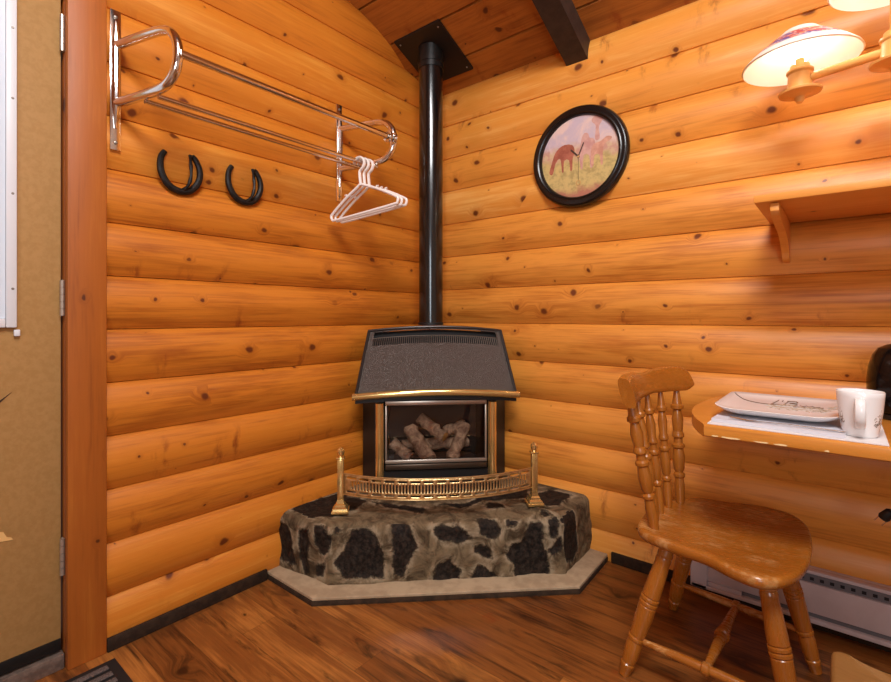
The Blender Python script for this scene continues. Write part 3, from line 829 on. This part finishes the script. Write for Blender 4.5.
# ------------------------------------------------------------------ lamp
def lampthing():
    L = thing('wall_lamp', 'lit turned wood wall lamp with two flowered white shades', 'lamp', (1.83, -.03, 1.80))
    O = Vector((1.83, -.03, 1.80))
    spots = [(1.725, -.215, 1.764, 1.862, .157), (1.944, -.272, 1.766, 2.004, .150)]
    for (x, y, z, zr, r) in spots:
        p = Vector((x, y, z))-O
        h = MB()
        H = .152 if zr < 1.9 else .150
        prof = [(-.030, .003), (-.026, .010), (-.020, .012), (-.012, .016), (-.003, .030), (0, .056), (.006, .058), (.010, .050), (.012, .036), (.020, .034), (.060, .031), (.066, .036), (.072, .036), (.076, .028), (.088, .026), (.092, .014), (.100, .013)]
        top = .125 if zr < 1.9 else (zr-z+.02)
        prof.append((top, .0125))
        a = p+Vector((0, 0, -.03)); b = p+Vector((0, 0, top)); LL = top+.03
        h.lathe(a, b, [((q+.03)/LL, rr) for q, rr in prof], 32)
        ho = h.build('turned_socket', M['lampwood'], L, smooth=30)
        # shade: wide cone with rolled rim
        s = MB(); zc = zr-O.z
        hgt = r*.62
        prof = [(r, 0), (r*.985, .004), (r*.80, hgt*.34), (r*.52, hgt*.70), (r*.36, hgt*.90), (r*.30, hgt), (r*.18, hgt*1.05)]
        inner = [(rr-.004, q-.003) for rr, q in prof[::-1]]
        rings = [[s.bm.verts.new((p.x+rr*math.cos(2*PI*i/56), p.y+rr*math.sin(2*PI*i/56), zc+q)) for i in range(56)] for rr, q in prof+inner]
        for i in range(len(rings)-1): s.bridge(rings[i], rings[i+1])
        s.bridge(rings[-1], rings[0])
        s.build('shade', M['shade'], L, smooth=60)
        bz = zc+.030
        MB().ball((p.x, p.y, bz), .022, (1, 1, 1.15), 16).build('bulb', M['bulb'], ho)
        li = bpy.data.lights.new('bulb_light', 'POINT'); li.energy = LAMP_W; li.color = (1, .92, .80); li.shadow_soft_size = .03
        lo = bpy.data.objects.new('bulb_light', li); COL.objects.link(lo); lo.parent = L; lo.location = (p.x, p.y, bz)
        lo.visible_camera = True
    a = Vector(spots[0][:3])-O; b = Vector(spots[1][:3])-O
    a.z = b.z = 1.806-O.z
    d = (b-a).normalized()
    MB().lathe(a+d*.030, a+d*.62, [(0, .0125), (1, .0125)], 18).build('arm', M['lampwood'], L)
    e = a+d*.50
    m = MB(); m.tube([e, (e.x, .004, e.z)], .012, 14); m.lathe((e.x, -.012, e.z), (e.x, .006, e.z), [(0, .05), (1, .055)], 24)
    m.build('wall_mount', M['lampwood'], L)
    return L
LAMP_W = 2.4
lampthing()

# ------------------------------------------------------------------ table and what stands on it
TZ = .770
tb = thing('dining_table', 'wooden table with curved end and worn front edge against the log wall', 'table', (0, 0, 0))
end = crom([(1.538, -.648), (1.505, -.58), (1.474, -.49), (1.459, -.40), (1.456, -.31), (1.464, -.21), (1.484, -.115), (1.515, -.035)], 5, False)
ol = [(p.x, p.y) for p in end] + [(2.75, -.035), (2.75, -.648)]
top = MB().prism(ol, TZ-.034, TZ, bev=.007).build('tabletop', M['table'], tb)
rnd = random.Random(3); chipm = plain('chip', S(238, 206, 150), .8)
for x, L in ((1.565, .02), (1.60, .05), (1.67, .035), (1.71, .03), (1.80, .012)):
    pts = []
    for i in range(8):
        a = i/8*2*PI; pts.append((x+L/2*math.cos(a)*rnd.uniform(.7, 1.1), TZ-.028+.0024*math.sin(a)*rnd.uniform(.5, 1.2)))
    MB().prism(pts, -.6476, -.6483, lambda a, b, z: Vector((a, z, b))).build('chipped_edge', chipm, top, smooth=0)
for x, y in ((2.66, -.58), (2.66, -.11)):
    MB().lathe((x, y, 0), (x, y, TZ-.0345), [(0, .016), (.1, .024), (.4, .02), (.6, .03), (.8, .026), (1, .032)], 20).build('leg', M['chairz'], tb)
MB().box((2.62, -.60, TZ-.10), (2.70, -.09, TZ-.0345), .004).build('apron', M['table'], tb)

pm = tag(MB().box((1.545, -.640, TZ+.0006), (1.910, -.330, TZ+.003)).build('placemat', M['mat'], smooth=0), 'white placemat lying under the plate and mug on table', 'placemat')
np_ = MB()
np_.prism([(1.550, -.612), (1.835, -.628), (1.83, -.36), (1.56, -.36)], TZ+.0035, TZ+.0125)
tag(np_.build('folded_napkin', M['napkin'], smooth=0), 'folded pale napkin tucked under the square plate', 'napkin')
fk = MB(); fz = TZ+.0152
fk.tube([(1.835, -.606, fz), (1.78, -.603, fz+.001), (1.72, -.601, fz+.002), (1.66, -.598, fz)], [.0038, .004, .003, .0028], 8, flat=.45)
fk.tube([(1.66, -.598, fz), (1.645, -.597, fz), (1.63, -.597, fz)], [.003, .010, .011], 10, flat=.25)
for k in (-1.5, -.5, .5, 1.5):
    fk.tube([(1.632, -.597+k*.0055, fz), (1.612, -.597+k*.0055, fz+.002), (1.592, -.597+k*.005, fz+.004)], [.0018, .0016, .001], 6, flat=.7)
tag(fk.build('fork', M['steel']), 'steel fork lying on the napkin in front of plate', 'fork')

# plate: square with rounded corners, soft raised rim
pt = thing('square_plate', 'white rounded square plate with brown script on the napkin', 'plate', (1.688, -.400, TZ+.0136))
def sq(hw, hh, r, n=8):
    o = []
    for cx, cy, a0 in ((hw-r, hh-r, 0), (-hw+r, hh-r, PI/2), (-hw+r, -hh+r, PI), (hw-r, -hh+r, 3*PI/2)):
        for i in range(n+1):
            a = a0+PI/2*i/n; o.append((cx+r*math.cos(a), cy+r*math.sin(a)))
    return o
m = MB(); prev = None
PL = [(.075, .090, .03, .0), (.100, .125, .035, .001), (.126, .160, .045, .011), (.143, .180, .055, .0215), (.1445, .1815, .055, .0240), (.143, .180, .055, .0250), (.126, .160, .045, .0205), (.100, .128, .035, .0165), (.07, .095, .03, .0160)]
rings = []
for hw, hh, r, z in PL:
    rings.append([m.bm.verts.new((a, b, z+.004*(max(0, abs(a)-.07)/.07)**2*(1 if z > .01 else 0))) for a, b in sq(hw, hh, r)])
for i in range(len(rings)-1): m.bridge(rings[i], rings[i+1])
m.bm.faces.new(rings[0][::-1]); m.bm.faces.new(rings[-1])
plate = m.build('dish', M['porc'], pt, smooth=60)
def plate_z(a, b):
    ea = max(abs(a)/.144, abs(b)/.181)
    tab = [(0, .0160), (.52, .0160), (.70, .0167), (.876, .0208), (.99, .0252)]
    for (e0, z0), (e1, z1) in zip(tab[:-1], tab[1:]):
        if ea <= e1: return z0+(z1-z0)*(ea-e0)/(e1-e0)+.004*(max(0, abs(a)-.07)/.07)**2+.0012
    return .028
def stroke(mb, pts, r, k=6):
    P = crom([(a, b, 0) for a, b in pts], k, False)
    mb.tube([(p.x, p.y, plate_z(p.x, p.y)) for p in P], r, 6)
ink = MB()
stroke(ink, [(-.132, .135), (-.118, .10), (-.09, .055), (-.05, .025), (-.015, .02)], .0012)
# script: L, B, then a trailing word
stroke(ink, [(-.012, .120), (-.016, .085), (-.021, .045), (-.023, .031), (-.012, .031), (.001, .036)], .0012)
stroke(ink, [(-.002, .10), (-.001, .118)], .0013)
stroke(ink, [(.014, .115), (.006, .030)], .0012)
stroke(ink, [(.010, .112), (.030, .118), (.036, .098), (.018, .078), (.036, .066), (.034, .042), (.006, .030)], .0011)
stroke(ink, [(.044, .055), (.052, .035), (.060, .055), (.066, .036), (.074, .055), (.080, .036), (.092, .048)], .0008)
stroke(ink, [(.03, .012), (.05, .022), (.075, .020), (.10, .03)], .0009)
ink.build('script', M['ink'], plate)
ik = MB(); rnd = random.Random(5)
stroke(ik, [(-.03, .015), (.0, -.010), (.04, -.020), (.08, -.018), (.115, -.005)], .0010)
for i in range(34):
    a = rnd.uniform(-.03, .12); b = -.012+rnd.uniform(-.045, .045)
    d = rnd.uniform(-.9, .9)
    stroke(ik, [(a, b), (a+.008*math.cos(d), b+.014*math.sin(d)+.006), (a+.014*math.cos(d), b+.02*math.sin(d))], rnd.uniform(.0008, .0017), 3)
ik.build('sprig', M['inkl'], plate)

# mug
mg = thing('mug', 'white tapered mug with brown sprig standing on the placemat', 'mug', (1.862, -.562, TZ+.0035))
m = MB()
prof = [(0, .028), (0, .031), (.004, .0335), (.02, .0365), (.06, .0425), (.095, .0455), (.106, .0465), (.1075, .0455), (.106, .0438), (.09, .0425), (.05, .0385), (.012, .033), (.008, .026)]
rg = [[m.bm.verts.new((r*math.cos(2*PI*i/48), r*math.sin(2*PI*i/48), z)) for i in range(48)] for z, r in prof]
for i in range(len(rg)-1): m.bridge(rg[i], rg[i+1])
m.bm.faces.new(rg[0][::-1]); m.bm.faces.new(rg[-1])
mug = m.build('cup', M['porc'], mg, smooth=60)
ha = math.radians(-91)
hd_ = Vector((math.cos(ha), math.sin(ha), 0))
hp = [(.041, .088), (.056, .092), (.071, .085), (.077, .066), (.072, .044), (.056, .030), (.036, .026)]
MB().tube(crom([hd_*r+Vector((0, 0, z)) for r, z in hp], 5, False), .0058, 12, flat=1.75, upv=(1, 0, .01)).build('handle', M['porc'], mg)
rnd = random.Random(9)
def murad(z): return .0365+(z-.02)*(.0455-.0365)/.075+.0006
def mstroke(pts, r):
    P = crom([(a, z, 0) for a, z in pts], 4, False)
    dec.tube([(murad(p.y)*math.cos(p.x), murad(p.y)*math.sin(p.x), p.y) for p in P], r, 6)
for base in (math.radians(-35), math.radians(-158)):
    dec = MB()
    mstroke([(base-.25, .030), (base, .034), (base+.2, .040), (base+.3, .062)], .0005)
    mstroke([(base+.05, .034), (base+.05, .055), (base+.12, .068)], .0006)
    for i in range(14):
        a = base+rnd.uniform(-.3, .35); z = .030+rnd.uniform(0, .03)
        mstroke([(a, z), (a+.06, z+rnd.uniform(-.004, .006)), (a+.12, z+.003)], rnd.uniform(.0004, .0008))
    dec.build('sprig', M['ink'], mug)

# kettle
kt = thing('kettle', 'glossy black rounded kettle at the wall side of the table', 'kettle', (1.975, -.205, TZ+.001))
MB().lathe((0, 0, 0), (0, 0, .014), [(0, .078), (.3, .080), (1, .080)], 40).build('power_base', M['matt'], kt)
MB().lathe((0, 0, .015), (0, 0, .215), [(0, .078), (.03, .084), (.2, .091), (.45, .092), (.65, .088), (.82, .079), (.92, .066), (.975, .046), (1, .02)], 48).build('body', M['kettle'], kt)
MB().ball((0, 0, .222), .014, (1, 1, .8)).build('lid_knob', M['kettle'], kt)
MB().tube(crom([(.080, 0, .17), (.125, 0, .185), (.145, 0, .14), (.130, 0, .08), (.086, 0, .055)], 5, False), .011, 12).build('handle', M['matt'], kt)
MB().lathe((-.02, .078, .12), (-.03, .125, .165), [(0, .026), (1, .014)], 18).build('spout', M['kettle'], kt)

# plug hanging below the table
pg = thing('power_cord', 'black two pin plug dangling on its cord below the table', 'plug', (1.922, -.30, .515))
dv = Vector((-.55, .1, -.83)).normalized()
MB().lathe((.012, -.002, .014), (-.0065, .0015, -.014), [(0, .006), (.15, .011), (.8, .014), (1, .012)], 14).build('plug_body', M['matt'], pg)
for k in (-1, 1):
    MB().tube([Vector((-.0065, .0015, -.014))+Vector((.0078, .0, -.0055))*k, Vector((-.0065, .0015, -.014))+Vector((.0078, 0, -.0055))*k+dv*.018], .0017, 8).build('prong', M['chrome'], pg)
MB().tube(crom([(.010, -.002, .012), (.035, -.005, .03), (.075, -.01, .09), (.09, .0, .18), (.09, .02, .2195)], 5, False), .0035, 8).build('cord', M['matt'], pg)

# ------------------------------------------------------------------ heater
ht = thing('baseboard_heater', 'low white baseboard heater along the wall under the table', 'heater', (1.383, -.029, .042))
LH = 2.2
hb_ = MB(); hb_.box((0, -.012, 0), (LH, .0, .168), .002)
hb_.box((0, -.052, .030), (LH, -.0125, .128), .004); hb_.box((0, -.060, .0), (LH, -.0125, .0145), .003)
hb_.box((0, -.046, .156), (LH, -.0125, .168), .003); hb_.box((-.002, -.060, 0), (.055, -.0125, .168), .003); hb_.box((.0555, -.054, .0148), (.165, -.0125, .0296), .001)
hbo = hb_.build('body', M['heater'], ht)
MB().box((.166, -.044, .0150), (LH, -.0128, .0295)).build('lower_slot', M['hgrey'], ht)
gs = MB().box((.0555, -.045, .1285), (LH, -.0128, .1555)).build('top_grille', M['hgrey'], ht)
dm = MB()
for i in range(80):
    x = .07+i*.0265
    dm.box((x, -.0462, .137), (x+.011, -.0452, .147))
dm.build('vent_hole', M['hdark'], gs)['kind'] = 'stuff'

# ------------------------------------------------------------------ chairs
SZ = .432
def turned(mb, a, b, r, kind):
    if kind == 'leg':      # a = top, b = foot
        pr_ = [(0, .74), (.07, .78), (.085, .86), (.10, .86), (.108, .78), (.125, .86), (.14, .86), (.15, .82), (.24, .90), (.34, .97), (.40, 1.0), (.408, .90), (.416, 1.04), (.432, 1.04), (.44, .90), (.448, 1.04), (.464, 1.04), (.472, .92), (.48, 1.0), (.56, .98), (.66, .90), (.70, .86), (.706, .78), (.714, .94), (.73, .94), (.738, .80), (.77, .90), (.85, .86), (.90, .74), (.906, .66), (.914, .78), (.935, .78), (.945, .70), (1, .60)]
    elif kind == 'spindle':  # a = seat, b = crest
        pr_ = [(0, .62), (.05, .72), (.16, .80), (.22, .66), (.235, .9), (.255, .9), (.27, .6), (.30, .84), (.40, .96), (.47, .76), (.485, 1.0), (.505, 1.0), (.52, .7), (.56, .66), (.575, .95), (.595, .95), (.62, .74), (.72, .92), (.80, .60), (.815, 1.0), (.84, 1.0), (.855, .74), (.90, .62), (1, .36)]
    else:                  # stretcher
        pr_ = [(0, .55), (.1, .66), (.3, .86), (.42, .95), (.47, .9), (.48, 1.25), (.52, 1.25), (.53, .9), (.58, .95), (.7, .86), (.9, .66), (1, .55)]
    mb.lathe(a, b, [(t, k*r) for t, k in pr_], 20)
CX0, CY0 = 1.55, -.455
c1 = thing('dining_chair', 'brown wooden spindle back chair pulled up beside the table end', 'chair', (CX0, CY0, 0))
def cl(x, y, z): return Vector((x-CX0, y-CY0, z))
def seat_mesh(outline, z0, z1, dish=.010, rad=.012):
    P = crom(outline, 6); n = len(P); c = Vector((sum(p.x for p in P)/n, sum(p.y for p in P)/n))
    m = MB(); rings = []
    prof = [(.90, z0), (.965, z0+.004), (.992, z0+.012), (1.0, z0+.020), (.996, z1-.008), (.982, z1-.002), (.955, z1)]
    for f in (.85, .7, .5, .3, .12): prof.append((f, z1-dish*(1-f**3)))
    for f, z in prof:
        rings.append([m.bm.verts.new((c.x+(p.x-c.x)*f, c.y+(p.y-c.y)*f, z)) for p in P])
    for i in range(len(rings)-1): m.bridge(rings[i], rings[i+1])
    m.bm.faces.new(rings[0][::-1]); m.bm.faces.new(rings[-1])
    return m
out = [(1.363, -.628), (1.338, -.54), (1.338, -.43), (1.366, -.325), (1.43, -.245), (1.52, -.215), (1.62, -.185), (1.70, -.20), (1.748, -.28), (1.764, -.41), (1.762, -.54), (1.738, -.655), (1.685, -.722), (1.620, -.715), (1.545, -.678), (1.46, -.665)]
seat_mesh([(x-CX0, y-CY0) for x, y in out], SZ-.036, SZ).build('seat', M['chair'], c1, smooth=50)
legs = {'rn': ((1.436, -.590, SZ-.032), (1.326, -.655, 0)), 'rf': ((1.440, -.300, SZ-.032), (1.350, -.215, 0)),
        'fn': ((1.672, -.610, SZ-.032), (1.752, -.672, 0)), 'ff': ((1.668, -.300, SZ-.032), (1.768, -.285, 0))}
for k, (a, b) in legs.items():
    m = MB(); turned(m, cl(*a), cl(*b), .0255, 'leg'); m.build('leg', M['chairz'], c1)
def on(k, t):
    a, b = legs[k]; return cl(*[a[i]+(b[i]-a[i])*t for i in range(3)])
m = MB(); turned(m, on('rn', .73), on('fn', .73), .0135, 's'); m.build('stretcher', M['chair'], c1)
m = MB(); turned(m, on('rf', .73), on('ff', .73), .0135, 's'); m.build('stretcher', M['chair'], c1)
m = MB(); turned(m, (on('rn', .73)+on('fn', .73))/2, (on('rf', .73)+on('ff', .73))/2, .016, 's'); m.build('stretcher', M['chair'], c1)
# back: crest and spindles
nb = Vector((1.340, -.668, 0)); fb = Vector((1.410, -.285, 0))
def crest_xy(t):      # gentle backward bow
    p = nb+(fb-nb)*t; nrm = Vector((-.988, .155, 0)); return p+nrm*(.040*(1-(2*t-1)**2))
ts = [.10, .30, .5, .70, .90]
for i, t in enumerate(ts):
    base = Vector((1.405, -.618, 0)).lerp(Vector((1.415, -.290, 0)), t) + Vector((-.036*(1-(2*t-1)**2), 0, 0))
    a = Vector((base.x, base.y, SZ-.006)); p = crest_xy(t); b = Vector((p.x, p.y, .822))
    m = MB(); big = i in (0, 4)
    turned(m, cl(*a), cl(*b), .0205 if big else .0165, 'spindle'); m.build('spindle', M['chairz'], c1)
m = MB(); secs = []; N = 32
for i in range(N+1):
    t = -.03+1.06*i/N; p = crest_xy(t); e = abs(2*t-1)
    top_ = .886+.005*t-.010*math.exp(-((t-.47)/.13)**2)
    bot = .812-.020*max(0, .5-t)/.5-.004*max(0, t-.5)/.5
    if t > .86:
        pass
    if t < .05:
        f = (.05-t)/.08; top_ -= .006*f; bot += .004*f
    th = .011+.010*max(0, .22-t)/.22
    if t > .93:
        f = min(1, (t-.93)/.1005); hh = (top_-bot)/2*max(.30, (1-f**2.6))**.42; mm = (top_+bot)/2; top_ = mm+hh; bot = mm-hh
    nrm = Vector((-.988, .155, 0)); lean = Vector((-.012, 0, 0))
    ring = []
    for k in range(14):
        a = 2*PI*k/14; cz = (abs(math.sin(a))**.6)*(1 if math.sin(a) >= 0 else -1); cx = (abs(math.cos(a))**.6)*(1 if math.cos(a) >= 0 else -1)
        q = p+nrm*(th*cx)+lean*cz; ring.append(m.bm.verts.new(cl(q.x, q.y, (top_+bot)/2+(top_-bot)/2*cz)))
    secs.append(ring)
for i in range(N): m.bridge(secs[i], secs[i+1])
m.bm.faces.new(secs[0][::-1]); m.bm.faces.new(secs[-1])
m.build('crest_rail', wood('crest_maple', S(192, 122, 46), S(160, 92, 28), S(108, 56, 14), axis='Y', boards='Z', rough=.28, knots=0.0, coat=.25, grain=.7), c1, smooth=50)

c2 = thing('wooden_stool', 'tan wooden stool seat with a dipped edge, low in the bottom right corner', 'stool', (2.02, -1.17, 0))
o2 = [(1.812, -.985), (1.816, -.968), (1.828, -.963), (1.850, -.975), (1.885, -.982), (1.95, -.975), (2.04, -.968), (2.14, -.975), (2.20, -.970), (2.226, -.99), (2.23, -1.1), (2.20, -1.28), (2.15, -1.37), (2.03, -1.395), (1.90, -1.37), (1.845, -1.28), (1.816, -1.1)]
seat_mesh([(x-2.02, y+1.17) for x, y in o2], .412, .450, .008).build('seat', M['seat2'], c2, smooth=50)
for x, y, fx, fy in ((-.15, .13, -.13, .155), (.15, .13, .19, .16), (-.12, -.15, -.15, -.21), (.12, -.15, .15, -.21)):
    m = MB(); turned(m, (x, y, .418), (fx, fy, 0), .0255, 'leg'); m.build('leg', M['chairz'], c2)

# floor mat by the door
dm = thing('door_mat', 'dark ribbed mat on the floor beside the door post', 'mat', (.088, -1.592, .0005))
MB().box((0, -.45, 0), (.75, 0, .008), .002).build('backing', M['dkmat'], dm)
bars = MB()
for i in range(19): bars.box((.025+i*.038, -.44, .0085), (.025+i*.038+.022, -.028, .013), .002)
bars.build('carpet_rib', M['mbar'], dm)['kind'] = 'stuff'

# ------------------------------------------------------------------ light
def area(name, loc, tgt, size, energy, col):
    l = bpy.data.lights.new(name, 'AREA'); l.shape = 'RECTANGLE'; l.size, l.size_y = size; l.energy = energy; l.color = col
    o = bpy.data.objects.new(name, l); COL.objects.link(o); o.location = loc
    o.rotation_euler = (Vector(tgt)-Vector(loc)).to_track_quat('-Z', 'Y').to_euler(); return o
area('overhead_fill', (2.0, -2.05, 2.95), (1.0, -.8, .6), (.9, .9), 84, (.97, .97, .97))  # added overhead fill light, out of view, no fixture behind it
area('front_fill', (2.7, -3.9, 1.5), (1.0, -.6, .9), (1.1, 1.0), 42, (.82, .91, 1))  # added cool fill light before the front wall; no window is built there
w = bpy.data.worlds.new('World'); sc.world = w; w.use_nodes = True
w.node_tree.nodes['Background'].inputs[0].default_value = (1, .9, .8, 1); w.node_tree.nodes['Background'].inputs[1].default_value = .3

# ------------------------------------------------------------------ camera
a = math.radians(39.2)
Vd = Vector((-math.sin(a), math.cos(a), 0)); Rd = Vector((math.cos(a), math.sin(a), 0))
cam = bpy.data.cameras.new('camera'); co = bpy.data.objects.new('camera', cam); COL.objects.link(co)
co.location = -2.79*Vd+.083*Rd+Vector((0, 0, 1.06))
co.rotation_euler = (PI/2, 0, a)
cam.sensor_fit = 'HORIZONTAL'; cam.sensor_width = 36; cam.lens = 486/891*36
cam.shift_y = -(341-317)/891; cam.clip_start = .02
sc.camera = co
sc.view_settings.view_transform = 'Standard'; sc.view_settings.look = 'None'
sc.view_settings.exposure = 0.0; sc.view_settings.gamma = 1.0
